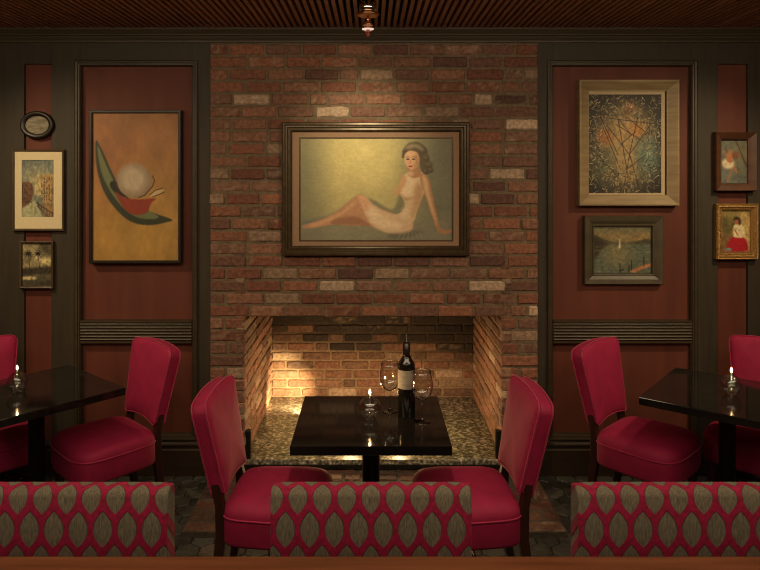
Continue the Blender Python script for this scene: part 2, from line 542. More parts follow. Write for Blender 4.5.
def hearth():
    mb = MB(); mb.c = []
    x0, x1, y0, y1, zt = -.925, .955, -.69, -.002, .034
    mb.span(x0, x1, y0, y1, -.003, zt - .008, 1); mb.c += [(.2, .15, .1, 1)] * 8
    k = 0; y = y0
    while y < y1 - .03:
        yb = min(y + .108, y1)
        course(mb, V3((0, 0, zt - .004)), V3((1, 0, 0)), V3((0, 1, 0)), V3((0, 0, 1)), x0, x1, y, yb, x0 - (.1 if k % 2 else 0),
               lambda a, b, v: brick_colour(.45, .02), L=.21, proud=0)
        y += .108; k += 1
    return mb.build('floor_hearth', [M['brick'], M['hearthmortar']])


struct(hearth())
g = MB().span(OX0 - .004, OX1 + .004, .0, DEP + .004, .0, .086)
o = g.build('floor_firebox_slab', M['granite'], bevel=.004); struct(o)
o = MB().span(OX0 - .004, OX1 + .004, -.012, -.001, .037, .060).build('trim_hearth', M['iron']); struct(o)

# ------------------------------------------------------------------ setting: panelled walls
def wall_side(name, s):
    """panelled wall left (s=-1) or right (s=1) of the chimney: dark framing boards over red stained panels"""
    if s < 0: px = dict(edge=210, p0=192, p1=81, s0=51.5, s1=24)
    else: px = dict(edge=538, p0=553, p1=691, s0=718, s1=748)
    xs = {k: X(v) for k, v in px.items()}
    def sp(mb, a, b, y0, y1, z0, z1, m=0): mb.span(min(a, b), max(a, b), y0, y1, z0, z1, m)
    mb = MB()
    END = 3.4 * s
    sp(mb, xs['edge'], END, .03, .20, 0, 2.62, 1)                      # red board behind
    ztop = Z(66)
    sp(mb, xs['edge'], xs['p0'], 0, .031, 0, 2.62)                     # stile next to the brick
    sp(mb, xs['p1'], xs['s0'], 0, .031, 0, 2.62)
    sp(mb, xs['p0'], xs['p1'], 0, .031, ztop, 2.62)                    # top rail
    sp(mb, xs['s0'], xs['s1'], 0, .031, Z(64), 2.62)
    e2 = xs['s1'] + s * .16
    sp(mb, xs['s1'], e2, 0, .031, 0, 2.62)
    sp(mb, e2, END, 0, .031, ztop, 2.62); sp(mb, END - s * .2, END, 0, .031, 0, ztop)
    sp(mb, xs['p0'], xs['p1'], 0, .031, 0, .22)
    sp(mb, xs['s0'], xs['s1'], .018, .031, 0, Z(64), 1)
    sp(mb, e2, END - s * .2, 0, .031, 0, .22)
    struct(mb.build(name, [M['stile'], M['red_panel']], bevel=.0015, seg=1))
    # raised moulding round the panel
    a, b = sorted((xs['p0'], xs['p1']))
    t = MB().frame(a - .036, b + .036, .20, ztop + .036, .0, [(0, 0), (.002, .013), (.010, .018), (.019, .016), (.022, .010), (.030, .009), (.036, -.004), (.037, -.03)])
    return a, b, t


for nm, s, bs in (('wall_back_left', -1, 'left'), ('wall_back_right', 1, 'right')):
    a, b, t = wall_side(nm, s)
    struct(t.build('trim_%d' % (1 if s < 0 else 2), M['mould']))
    # reeded chair rail across the panel
    zt, zb = Z(320.3), Z(342.8)
    prof = [(.032, zb), (-.012, zb), (-.012, zb + .010), (-.004, zb + .012)]
    nr = 6; hh = (zt - zb - .024) / nr
    for k in range(nr):
        z = zb + .012 + k * hh
        for q in range(5):
            th = PI * (q + .5) / 5
            prof.append((-.003 - .011 * math.sin(th), z + hh * (q + .5) / 5))
    prof += [(-.004, zt - .012), (-.014, zt - .010), (-.014, zt), (.032, zt)]
    struct(MB().prism(prof, 'x', a, b).build('trim_%d' % (3 if s < 0 else 4), M['mould']))
    x0, x1 = sorted((X(210 if s < 0 else 538), 3.4 * s))
    bp = [(0.001, 0), (-.022, 0), (-.022, .150), (-.018, .158), (-.018, .172), (-.024, .176), (-.024, .186), (-.010, .196), (-.006, .204), (.001, .206)]
    struct(MB().prism(bp, 'x', x0, x1).build('baseboard_' + bs, M['baseboard']))

# crown across the whole back wall
zc = 2.538
cp = [(.0, zc), (-.022, zc), (-.024, zc + .010), (-.034, zc + .024), (-.040, zc + .036), (-.052, zc + .038), (-.054, zc + .044),
      (-.078, zc + .066), (-.084, zc + .082), (-.092, zc + .084), (-.092, zc + .098), (.0, zc + .098)]
struct(MB().prism(cp, 'x', -3.4, 3.4).build('trim_crown', M['crown']))

# ceiling of slats
mb = MB(); mb.span(-3.4, 3.4, -5.5, .2, 2.70, 2.78, 1)
x = -3.38
while x < 3.39:
    mb.span(x - .0095, x + .0095, -5.5, -.06, 2.612 + random.uniform(-.0008, .0008), 2.660); x += .0355
for y in np.arange(-5.2, 0, .9): mb.span(-3.4, 3.4, y, y + .04, 2.659, 2.70, 1)
struct(mb.build('ceiling', [M['slat'], M['black']]))
struct(MB().span(-3.5, -3.4, -5.5, .2, 0, 2.7).build('wall_left', M['wallpaint']))
struct(MB().span(3.4, 3.5, -5.5, .2, 0, 2.7).build('wall_right', M['wallpaint']))
struct(MB().span(-3.5, 3.5, -5.6, -5.5, 0, 2.7).build('wall_front', M['wallpaint']))


# ------------------------------------------------------------------ painting on canvas grids
def srgb(c):
    c = np.asarray(c, float) / 255.
    return np.where(c <= .04045, c / 12.92, ((c + .055) / 1.055) ** 2.4)


class Art:
    """a little painter: colours (0-255 sRGB) on an h x w grid, given in the units of the drawing"""
    def __init__(self, w, h, W, H, bg):
        self.w, self.h = w, h; self.sx, self.sy = w / W, h / H
        self.a = np.zeros((h, w, 3)); self.a[:] = bg
        yy, xx = np.mgrid[0:h, 0:w]
        self.x = (xx + .5) / self.sx; self.y = (yy + .5) / self.sy

    def mask(self, pts, soft=0):
        p = np.array(pts, float); n = len(p); ins = np.zeros(self.x.shape, bool)
        for i in range(n):
            (x0, y0), (x1, y1) = p[i], p[(i + 1) % n]
            if y0 == y1: continue
            c = ((y0 > self.y) != (y1 > self.y)) & (self.x < (x1 - x0) * (self.y - y0) / (y1 - y0) + x0)
            ins ^= c
        return self.blur(ins.astype(float), soft if soft else 1)

    @staticmethod
    def blur(m, r):
        r = int(round(r))
        if r < 1: return m
        for _ in range(2):
            for ax in (0, 1):
                pad = [(0, 0), (0, 0)]; pad[ax] = (r, r)
                q = np.pad(m, pad, mode='edge'); c = np.cumsum(q, axis=ax)
                c = np.concatenate([np.zeros_like(np.take(c, [0], axis=ax)), c], axis=ax)
                k = 2 * r + 1; n = m.shape[ax]
                hi = np.take(c, np.arange(k, k + n), axis=ax); lo = np.take(c, np.arange(0, n), axis=ax)
                m = (hi - lo) / k
        return m

    def put(self, m, col, al=1):
        m = (m * al)[..., None]; self.a = self.a * (1 - m) + np.array(col, float) * m; return self

    def poly(self, pts, col, soft=0, al=1, curve=True):
        if curve: pts = smooth_loop(pts)
        return self.put(self.mask(pts, soft), col, al)

    def ell(self, cx, cy, rx, ry, col, soft=.15, al=1, rot=0):
        dx, dy = self.x - cx, self.y - cy; c, s = math.cos(rot), math.sin(rot)
        d = np.sqrt(((dx * c + dy * s) / rx) ** 2 + ((-dx * s + dy * c) / ry) ** 2)
        return self.put(np.clip((1 + soft - d) / (2 * soft), 0, 1), col, al)

    def line(self, p, q, wd, col, al=1, w2=None):
        p, q = np.array(p, float), np.array(q, float); v = q - p; L2 = max(v @ v, 1e-6)
        t = np.clip(((self.x - p[0]) * v[0] + (self.y - p[1]) * v[1]) / L2, 0, 1)
        d = np.hypot(self.x - p[0] - t * v[0], self.y - p[1] - t * v[1])
        ww = wd + ((w2 if w2 is not None else wd) - wd) * t; px = 1 / self.sx
        return self.put(np.clip((ww / 2 + px * .6 - d) / (px * 1.2), 0, 1), col, al)

    def path(self, pts, wd, col, al=1):
        for a, b in zip(pts[:-1], pts[1:]): self.line(a, b, wd, col, al)
        return self

    def noise(self, cells, amp, seed=1):
        r = np.random.default_rng(seed); tot = np.zeros((self.h, self.w))
        for o in range(3):
            k = cells * 2 ** o; g = r.random((k + 2, k + 2))
            u = (np.arange(self.w) + .5) / self.w * k; v = (np.arange(self.h) + .5) / self.h * k
            i, j = u.astype(int), v.astype(int); fu, fv = u - i, v - j
            q = (g[j][:, i] * (1 - fu) + g[j][:, i + 1] * fu) * (1 - fv)[:, None] + (g[j + 1][:, i] * (1 - fu) + g[j + 1][:, i + 1] * fu) * fv[:, None]
            tot += (q - .5) / 2 ** o
        self.a = self.a * (1 + amp * tot[..., None]); return self

    def mesh(self, name, x0, x1, z0, z1, y, parent, mat=None):
        h, w = self.h, self.w
        xs = np.linspace(x0, x1, w); zs = np.linspace(z1, z0, h)
        vv = np.zeros((h, w, 3)); vv[..., 0] = xs[None]; vv[..., 1] = y; vv[..., 2] = zs[:, None]
        idx = np.arange(h * w).reshape(h, w)
        f = np.stack([idx[1:, :-1], idx[1:, 1:], idx[:-1, 1:], idx[:-1, :-1]], -1).reshape(-1, 4)
        me = bpy.data.meshes.new(name)
        me.vertices.add(h * w); me.vertices.foreach_set('co', vv.ravel())
        me.loops.add(f.size); me.loops.foreach_set('vertex_index', f.ravel())
        me.polygons.add(len(f)); me.polygons.foreach_set('loop_start', np.arange(len(f)) * 4)
        me.update(calc_edges=True)
        at = me.color_attributes.new('tint', 'FLOAT_COLOR', 'POINT')
        c = np.ones((h * w, 4), np.float32); c[:, :3] = srgb(np.clip(self.a, 0, 255)).reshape(-1, 3)
        at.data.foreach_set('color', c.ravel()); me.materials.append(mat or M['paint'])
        o = bpy.data.objects.new(name, me); COL.objects.link(o); o.parent = parent
        return o


def smooth_loop(pts, k=6):
    p = np.array(pts, float); n = len(p); out = []
    for i in range(n):
        a, b, c, d = p[i - 1], p[i], p[(i + 1) % n], p[(i + 2) % n]
        for t in np.linspace(0, 1, k, endpoint=False):
            out.append(.5 * ((2 * b) + (-a + c) * t + (2 * a - 5 * b + 4 * c - d) * t ** 2 + (-a + 3 * b - 3 * c + d) * t ** 3))
    return out


def art_reclining():
    A = Art(460, 305, 695, 460, (132, 128, 98))        # drawing units: 695 x 460
    A.ell(230, 120, 350, 300, (192, 176, 112), .95, .9).ell(280, 80, 200, 220, (226, 208, 136), .98, .8)
    A.ell(640, 180, 130, 330, (112, 112, 92), .7, .8).ell(10, 200, 90, 330, (122, 122, 96), .8, .7)
    A.poly([(0, 392), (170, 372), (420, 380), (700, 372), (700, 470), (0, 470)], (134, 130, 108), 10, .8)
    A.noise(9, .08, 3)
    A.poly([(5, 378), (120, 352), (190, 315), (250, 268), (275, 262), (230, 310), (150, 358), (60, 385)], (104, 118, 116), 4, .7)
    A.poly([(270, 258), (340, 280), (400, 316), (430, 312), (455, 252), (474, 262), (462, 330), (440, 345), (370, 335), (300, 300)], (120, 118, 92), 3, .8)
    skin, warm, deep, hi = (218, 186, 146), (192, 142, 106), (152, 106, 78), (238, 212, 174)
    # far leg and near leg
    A.poly([(8, 397), (60, 376), (130, 352), (190, 312), (240, 270), (272, 256), (300, 262), (335, 300), (400, 330), (440, 345), (500, 352), (517, 385), (507, 415), (470, 430), (400, 425), (350, 405), (300, 392), (230, 392), (150, 388), (90, 398), (40, 405)], warm)
    A.poly([(150, 366), (210, 352), (262, 354), (300, 374), (330, 396), (300, 392), (230, 390), (150, 386)], deep, 3, .8)
    A.poly([(40, 394), (110, 366), (190, 330), (250, 280), (262, 282), (214, 330), (140, 370), (70, 394)], (216, 168, 124), 3, .8)
    A.poly([(265, 260), (300, 266), (340, 304), (410, 336), (490, 352), (514, 385), (502, 416), (452, 429), (390, 421), (340, 398), (305, 360), (285, 310)], skin, 3, .95)
    A.poly([(290, 300), (318, 300), (372, 346), (430, 372), (470, 392), (430, 412), (376, 404), (330, 372)], hi, 6, .7)
    A.poly([(262, 262), (284, 262), (318, 300), (300, 330), (284, 302)], (214, 142, 104), 5, .6)
    # trunk
    A.poly([(464, 186), (454, 222), (456, 250), (474, 282), (478, 304), (462, 332), (440, 346), (470, 372), (516, 374), (532, 330), (550, 280), (568, 240), (582, 190), (562, 160), (520, 150), (484, 158)], skin)
    A.poly([(512, 210), (550, 206), (562, 250), (532, 320), (510, 362), (516, 300), (520, 250)], (186, 140, 98), 6, .8)
    A.poly([(474, 184), (510, 176), (530, 200), (512, 240), (486, 276), (468, 250), (462, 222)], hi, 6, .65)
    A.poly([(462, 252), (484, 268), (516, 262), (500, 276), (478, 282)], (176, 130, 92), 3, .7)
    A.poly([(478, 312), (500, 330), (486, 352), (452, 350)], hi, 6, .5)
    # supporting arm
    A.poly([(548, 160), (585, 180), (600, 240), (618, 320), (636, 398), (652, 410), (692, 409), (686, 424), (640, 428), (620, 405), (590, 320), (568, 250), (552, 210)], (178, 130, 92))
    A.poly([(556, 168), (576, 182), (590, 250), (610, 330), (626, 396), (604, 346), (578, 270), (562, 220)], (228, 188, 142), 3, .8)
    A.poly([(466, 160), (452, 200), (430, 232), (424, 250), (436, 262), (450, 250), (470, 224), (484, 190)], (206, 160, 112), 2, .9)
    A.poly([(500, 116), (530, 124), (550, 166), (520, 180), (488, 162)], (178, 128, 90))
    A.poly([(494, 150), (520, 158), (506, 172), (486, 166)], hi, 3, .6)
    # hair, waved and swept back
    A.poly([(472, 50), (496, 24), (540, 20), (572, 46), (584, 84), (592, 120), (602, 146), (584, 164), (560, 156), (546, 128), (540, 84), (510, 66), (484, 70), (474, 92), (464, 76)], (98, 84, 60))
    for hx, hy, hr in ((560, 58, 18), (574, 92, 16), (588, 122, 17), (596, 146, 12), (572, 152, 12), (478, 58, 11), (470, 86, 7)):
        A.ell(hx, hy, hr, hr * .9, (84, 70, 50), .4, .8).ell(hx - 4, hy - 5, hr * .5, hr * .4, (140, 124, 92), .7, .6)
    A.poly([(478, 44), (504, 28), (542, 34), (560, 56), (524, 44), (492, 52)], (168, 152, 116), 3, .8)
    # face
    A.poly([(478, 74), (500, 58), (532, 66), (543, 98), (532, 130), (508, 145), (486, 128), (476, 102)], (224, 178, 134))
    A.poly([(526, 70), (543, 98), (533, 130), (512, 144), (524, 112)], (182, 130, 92), 3, .8)
    A.ell(494, 112, 10, 9, (220, 150, 118), .8, .6)
    for ex in (491, 517): A.ell(ex, 96, 7, 3.2, (56, 42, 34), .4)
    A.path([(481, 89), (488, 85), (498, 87)], 2, (112, 84, 60)).path([(509, 87), (518, 84), (528, 89)], 2, (112, 84, 60))
    A.line((505, 98), (501, 114), 2, (170, 118, 84)).ell(503, 128, 9, 3.6, (160, 54, 46), .4)
    A.poly([(395, 434), (470, 424), (560, 414), (500, 446), (430, 450)], (98, 96, 84), 4, .7)
    for k in range(6): A.line((462 + 16 * k, 424), (444 + 23 * k, 452), 2.6, (172, 168, 148), .6)
    return A.noise(60, .07, 8)


def art_sphere():
    A = Art(230, 383, 300, 500, (162, 118, 62))          # drawing units 300 x 500
    A.a = A.a * (1 - .0) ; A.ell(150, 40, 230, 150, (146, 96, 58), .8, .7).ell(160, 430, 220, 170, (176, 138, 66), .8, .8).ell(40, 160, 90, 120, (150, 94, 58), .8, .6)
    A.noise(7, .16, 5)
    A.poly([(20, 96), (48, 150), (84, 228), (128, 290), (190, 330), (268, 358), (252, 368), (190, 378), (130, 364), (82, 322), (44, 266), (22, 196), (16, 130)], (48, 52, 34), 0)
    A.poly([(22, 112), (44, 160), (80, 236), (126, 296), (190, 328), (226, 350), (200, 358), (150, 350), (100, 312), (60, 256), (34, 196)], (104, 110, 72), 0)
    A.poly([(64, 238), (80, 232), (110, 262), (116, 282), (92, 278), (70, 258)], (34, 28, 20), 0)
    A.poly([(82, 266), (112, 286), (160, 292), (210, 288), (216, 292), (200, 306), (188, 334), (158, 344), (128, 336), (104, 312)], (136, 50, 30), 0)
    A.ell(145, 230, 57, 57, (136, 116, 92), .03).ell(140, 226, 46, 46, (190, 174, 148), .35, .8)
    A.path([(205, 214), (212, 228), (206, 248), (180, 278), (160, 286)], 3.5, (66, 50, 30))
    A.poly([(196, 278), (214, 264), (238, 258), (244, 262), (232, 272), (206, 284)], (188, 164, 120), 0)
    A.path([(196, 278), (214, 262), (240, 254)], 3, (70, 52, 30)).path([(206, 284), (226, 276), (244, 268)], 3, (70, 52, 30))
    return A.noise(30, .08, 9)


def art_canal():
    A = Art(130, 226, 145, 252, (118, 124, 110))
    A.ell(70, 20, 110, 70, (104, 112, 104), .8).ell(70, 90, 60, 50, (176, 166, 122), .7, .7)
    A.poly([(0, 100), (30, 96), (48, 106), (54, 150), (40, 185), (0, 215)], (104, 74, 50), 1, 1, False)
    A.poly([(82, 70), (120, 62), (146, 70), (146, 252), (130, 252), (90, 170)], (164, 134, 88), 1, 1, False)
    A.poly([(60, 90), (76, 64), (82, 90), (84, 150), (60, 150)], (186, 168, 116), 1)
    A.line((66, 50), (67, 90), 3, (150, 130, 90)).poly([(0, 215), (40, 186), (62, 180), (78, 214), (90, 252), (0, 252)], (164, 164, 128), 2, 1, False)
    r = np.random.default_rng(4)
    for x in range(88, 146, 11):                       # windows, balconies and awnings of the right-hand houses
        for y in range(80, 185, 15):
            if r.random() < .8: A.line((x + r.uniform(-2, 2), y), (x + r.uniform(-1, 1), y + r.uniform(6, 10)), 4, (70, 50, 34), .8)
            if r.random() < .5: A.line((x - 4, y + 11), (x + 5, y + 11), 2.5, [(210, 184, 128), (96, 104, 66), (150, 84, 56)][r.integers(3)], .8)
    for x in range(6, 50, 9):
        for y in range(110, 190, 14):
            if r.random() < .8: A.line((x, y), (x, y + 8), 3.5, (48, 34, 24), .85)
    for _ in range(16): A.ell(r.uniform(100, 140), r.uniform(120, 200), r.uniform(3, 6), r.uniform(2, 4), (92, 100, 60), .5, .7)
    A.path([(66, 186), (90, 205), (140, 235)], 5, (60, 44, 30)).path([(70, 200), (92, 225), (120, 250)], 4, (52, 40, 28))
    for k in range(6): A.line((74 + 12 * k, 188 + 8 * k), (75 + 12 * k, 205 + 9 * k), 3, (44, 34, 24))
    A.poly([(80, 190), (146, 200), (146, 252), (100, 252)], (116, 84, 52), 4, .5)
    return A.noise(22, .35, 6)


def art_palms():
    A = Art(76, 94, 258, 318, (140, 128, 92))
    A.noise(4, .9, 12); A.ell(200, 130, 60, 30, (206, 192, 136), .6, .9).ell(120, 60, 30, 80, (196, 184, 132), .7, .7).ell(60, 170, 70, 24, (160, 146, 104), .7)
    A.ell(210, 50, 70, 50, (62, 56, 42), .7, .8)
    r = np.random.default_rng(2)
    for cx, cy in ((60, 84), (136, 84)):
        for k in range(9):
            a = k * 2 * PI / 9 + .2; A.line((cx, cy), (cx + 38 * math.cos(a), cy + 26 * math.sin(a)), 11, (24, 20, 14), 1, 3)
        A.line((cx, cy), (cx + 14, 200), 4, (34, 28, 20))
    A.poly([(0, 190), (80, 186), (160, 180), (258, 176), (258, 240), (0, 240)], (52, 46, 36), 2, .95, False)
    A.poly([(0, 240), (258, 236), (258, 320), (0, 320)], (82, 76, 58), 3, 1, False)
    A.ell(60, 262, 62, 13, (206, 190, 134), .4).ell(200, 300, 60, 20, (62, 58, 46), .5)
    return A.noise(20, .5, 3)


def art_figures():
    A = Art(260, 352, 292, 395, (30, 25, 19))
    r = np.random.default_rng(21)
    A.ell(148, 215, 108, 150, (142, 124, 84), .5, .9).ell(150, 160, 80, 90, (176, 150, 100), .7, .7)
    A.ell(240, 250, 46, 74, (88, 112, 100), .6, .9).ell(60, 280, 50, 60, (92, 98, 70), .7, .7)
    A.ell(70, 170, 34, 32, (164, 108, 58), .5, .9).ell(190, 140, 38, 28, (176, 118, 52), .5, .9).ell(165, 55, 26, 24, (142, 100, 66), .4)
    A.poly([(110, 100), (190, 100), (176, 190), (196, 330), (120, 340), (118, 190)], (176, 146, 94), 5, .55)
    for _ in range(1100):                                   # tangle of pale strokes round the dark border
        a = r.uniform(0, 2 * PI); rad = r.uniform(.66, 1.5)
        x, y = 146 + 132 * rad * math.cos(a), 198 + 180 * rad * math.sin(a)
        b = r.uniform(0, 2 * PI); L = r.uniform(5, 18)
        A.line((x, y), (x + L * math.cos(b), y + L * math.sin(b)), r.uniform(1.6, 3.0), [(196, 178, 130), (150, 132, 92), (120, 122, 96), (24, 20, 16)][r.integers(4)], .85)
    for p, q in (((50, 92), (165, 240)), ((50, 92), (250, 118)), ((165, 240), (250, 118)), ((120, 100), (160, 330)), ((200, 80), (165, 240)), ((60, 130), (130, 300)),
                 ((230, 240), (150, 300)), ((90, 60), (170, 160)), ((165, 240), (140, 390)), ((130, 200), (190, 150)), ((40, 240), (120, 330)), ((110, 120), (220, 190)),
                 ((30, 84), (140, 84)), ((150, 90), (240, 160)), ((50, 92), (120, 240)), ((165, 240), (200, 360))):
        A.line(p, q, 3.0, (44, 32, 22), .85)
    for _ in range(90):
        x, y = r.uniform(60, 240), r.uniform(60, 340); b = r.uniform(0, 2 * PI); L = r.uniform(8, 34)
        A.line((x, y), (x + L * math.cos(b), y + L * math.sin(b)), r.uniform(1.2, 2.2), [(58, 46, 32), (190, 160, 104), (204, 130, 58)][r.integers(3)], .6)
    A.path([(20, 318), (100, 310), (200, 322), (280, 312)], 3, (96, 88, 62))
    return A.noise(46, .35, 2)


def art_lake():
    A = Art(150, 116, 370, 290, (104, 102, 78))
    A.poly([(0, 0), (370, 0), (370, 110), (0, 110)], (112, 108, 80), 4, 1, False).ell(120, 70, 170, 34, (146, 122, 74), .8, .8).ell(330, 76, 80, 26, (164, 128, 76), .7, .8)
    A.poly([(0, 56), (40, 66), (110, 92), (200, 100), (290, 86), (330, 74), (370, 90), (370, 116), (0, 116)], (70, 66, 48), 2)
    A.poly([(0, 112), (370, 110), (370, 290), (0, 290)], (92, 100, 84), 3, 1, False)
    A.ell(150, 170, 70, 60, (150, 132, 84), .8, .6).poly([(0, 60), (60, 92), (90, 112), (50, 140), (20, 190), (0, 190)], (54, 42, 28), 3, .9)
    r = np.random.default_rng(5)
    for _ in range(90):
        x, y = r.uniform(0, 370), r.uniform(118, 285); A.line((x, y), (x + r.uniform(8, 30), y), 4, [(126, 122, 92), (70, 82, 74), (156, 138, 88)][r.integers(3)], .5)
    A.poly([(160, 84), (166, 84), (168, 130), (158, 130)], (222, 212, 170), 0)
    A.poly([(226, 270), (300, 238), (366, 220), (368, 236), (310, 256), (250, 282)], (190, 124, 84), 1, 1, False)
    for x, y in ((166, 226), (236, 208), (312, 186), (220, 240)): A.line((x, y), (x, y + 56), 6, (40, 32, 24))
    A.line((160, 268), (186, 262), 7, (44, 36, 28))
    return A.noise(26, .3, 7)


def art_dancer():
    A = Art(70, 92, 120, 164, (96, 102, 92)); A.ell(90, 50, 50, 60, (112, 100, 70), .8, .7).line((66, 0), (120, 130), 5, (74, 60, 44))
    A.noise(8, .3, 3)
    A.line((44, 80), (70, 120), 10, (150, 106, 70)).line((52, 104), (36, 152), 7, (150, 106, 70)).line((40, 90), (20, 40), 5, (158, 112, 74)).line((44, 70), (76, 46), 6, (120, 70, 44))
    A.ell(36, 88, 24, 20, (206, 190, 156), .25).poly([(30, 50), (48, 48), (54, 80), (34, 82)], (170, 110, 72), 1)
    A.ell(64, 56, 13, 12, (132, 78, 46), .3).ell(44, 42, 8, 9, (166, 114, 76), .3)
    return A.noise(20, .2, 4)


def art_girl():
    A = Art(76, 96, 128, 164, (150, 126, 74)); A.ell(40, 60, 44, 46, (92, 84, 44), .6, .9).ell(104, 60, 30, 70, (188, 160, 100), .7, .8)
    A.poly([(0, 104), (40, 96), (40, 164), (0, 164)], (116, 84, 48), 4, .8).noise(9, .4, 5)
    A.poly([(24, 150), (40, 112), (70, 98), (100, 112), (112, 150), (96, 160), (40, 160)], (168, 22, 38), 1)
    A.poly([(54, 62), (74, 52), (92, 62), (100, 100), (74, 108), (52, 100)], (222, 204, 158), 1)
    A.ell(66, 44, 10, 12, (164, 100, 64), .2).poly([(52, 40), (62, 26), (80, 32), (82, 52), (74, 60), (74, 40), (60, 38)], (44, 28, 18), 1)
    A.line((58, 76), (70, 96), 6, (176, 114, 76)).ell(34, 152, 12, 6, (120, 150, 150), .3)
    return A.noise(24, .25, 6)


def picture(label, art, y, outer, prof, fmat, pic, mat=None, matmat=None, coat=False, group=None, pic_depth=.012, name='framed_picture', lip=None):
    """outer / pic: pixel boxes (x0, y0, x1, y1) on the wall plane"""
    do, dp = CD + y - prof[1][1], CD + y - pic_depth
    dw = CD + y
    x0, x1 = X(outer[0], dw if outer[0] > 371 else do), X(outer[2], do if outer[2] > 371 else dw)
    z0, z1 = Z(outer[3], do if outer[3] > 172 else dw), Z(outer[1], do if outer[1] < 172 else dw)
    cx, cz = (x0 + x1) / 2, (z0 + z1) / 2
    r = thing(name, label, 'picture', (cx, y, z0), 0, group)
    L = lambda b, d: (X(b[0], d) - cx, X(b[2], d) - cx, Z(b[3], d) - z0, Z(b[1], d) - z0)
    a = (x0 - cx, x1 - cx, 0, z1 - z0)
    f = MB().frame(*a, 0, prof, 0); f.build('frame', fmat, r)
    MB().span(a[0] + .004, a[1] - .004, -.006, 0, a[2] + .004, a[3] - .004).build('backing', M['black'], r)
    p = L(pic, dp)
    if mat:
        q = L(mat, dp)
        g = MB().frame(q[0], q[1], q[2], q[3], 0, [(0, pic_depth + .003), (max(p[0] - q[0] - .003, .01), pic_depth + .003), (max(p[0] - q[0], .012), pic_depth)])
        # mat with its own window
        g = MB()
        o4 = [(q[0], q[2]), (q[1], q[2]), (q[1], q[3]), (q[0], q[3])]; i4 = [(p[0], p[2]), (p[1], p[2]), (p[1], p[3]), (p[0], p[3])]
        vs = [(u, -pic_depth - .004, v) for u, v in o4 + i4] + [(u, -pic_depth, v) for u, v in i4]
        g.add(vs, [(i, (i + 1) % 4, 4 + (i + 1) % 4, 4 + i) for i in range(4)] + [(4 + i, 4 + (i + 1) % 4, 8 + (i + 1) % 4, 8 + i) for i in range(4)])
        mo = g.build('mat_board', matmat, r)
        if lip:
            MB().frame(p[0] - .008, p[1] + .008, p[2] - .008, p[3] + .008, 0, [(0, pic_depth + .004), (.001, pic_depth + .006), (.006, pic_depth + .006), (.009, pic_depth)]).build('inner_border', lip, r)
    e = .004
    art.mesh('painting', p[0] - e, p[1] + e, p[2] - e, p[3] + e, -pic_depth + .001, r)
    return r


FM = {
    'bronze': noise_mat('bronze_frame', (.055, .038, .020), (.10, .066, .032), (30, 30, 30), .35, metal=.35),
    'blackf': noise_mat('black_frame', (.012, .009, .007), (.02, .015, .011), (30, 30, 30), .4),
    'oak': noise_mat('pale_oak_frame', (.22, .155, .075), (.34, .25, .13), (5, 5, 40), .5),
    'olive': noise_mat('olive_brown_frame', (.055, .044, .024), (.085, .068, .038), (20, 20, 20), .45),
    'brown': noise_mat('dark_brown_frame', (.075, .030, .015), (.115, .048, .024), (10, 10, 30), .4),
    'gold': noise_mat('gilt_frame', (.30, .16, .05), (.55, .33, .11), (130, 130, 130), .4, metal=.55, bump=.8),
    'walnut': noise_mat('walnut_frame', (.05, .03, .013), (.085, .052, .024), (20, 20, 20), .4),
    'pinkmat': noise_mat('dusty_rose_mat', (.30, .185, .115), (.34, .21, .13), (60, 60, 60), .9),
    'creammat': noise_mat('cream_mat', (.66, .56, .34), (.70, .60, .38), (60, 60, 60), .9),
    'liner': noise_mat('linen_liner', (.44, .34, .2), (.55, .44, .28), (160, 160, 160), .9),
}

picture('large bronze framed painting of a reclining nude on the brick wall', art_reclining(), -.008, (282, 122, 469.5, 256),
        [(0, 0), (0, .030), (.006, .040), (.016, .042), (.022, .036), (.030, .036), (.036, .028), (.046, .030), (.052, .026), (.058, .020), (.060, .010)], FM['bronze'],
        (300.5, 138.5, 452, 240), (291, 129.5, 462.5, 249), FM['pinkmat'], lip=FM['bronze'])
picture('tall orange abstract painting of a pale sphere on a dark curved leaf', art_sphere(), .029, (89, 110, 183.5, 263.5),
        [(0, 0), (0, .052), (.003, .055), (.014, .055), (.017, .052), (.017, .035)], FM['blackf'], (91.5, 112.5, 180, 261), pic_depth=.040)
picture('cream matted picture of a canal between houses on the left wall', art_canal(), 0, (12, 149.5, 65.5, 231),
        [(0, 0), (0, .022), (.003, .025), (.010, .024), (.013, .018), (.014, .010)], FM['walnut'], (22, 160, 54, 217), (13, 151, 64, 229), FM['creammat'])
picture('small black and white picture of palm trees in a thin dark frame', art_palms(), 0, (19, 241, 55, 288.5),
        [(0, 0), (0, .026), (.003, .028), (.011, .024), (.014, .010)], FM['walnut'], (21.5, 243, 52.5, 285))
picture('large line-drawn figure painting in a wide pale wooden frame', art_figures(), .029, (576.5, 79.5, 679.5, 206),
        [(0, 0), (0, .050), (.004, .056), (.012, .056), (.060, .028), (.064, .028), (.066, .008)], FM['oak'], (588.5, 94.5, 661, 193), (585, 91, 664.5, 196.5), FM['liner'])
picture('dim lake painting with jetty and tiny sail in a grey-olive frame', art_lake(), .029, (582.5, 215.5, 663.5, 284.5),
        [(0, 0), (0, .034), (.004, .040), (.030, .036), (.050, .026), (.053, .030), (.060, .028), (.064, .010)], FM['olive'], (594, 227, 652.5, 273.5))
picture('small dancer picture in a wide dark brown frame at the right edge', art_dancer(), 0, (712.5, 132, 757, 191),
        [(0, 0), (0, .040), (.004, .046), (.030, .030), (.042, .020), (.044, .010)], FM['brown'], (719.7, 141.5, 749, 182.5))
picture('small gilt framed painting of a seated girl in a red skirt', art_girl(), 0, (713.5, 203.5, 758.5, 259.5),
        [(0, 0), (0, .034), (.004, .040), (.010, .036), (.018, .040), (.028, .026), (.032, .030), (.037, .022), (.039, .010)], FM['gold'], (721, 211, 751.5, 251.5))
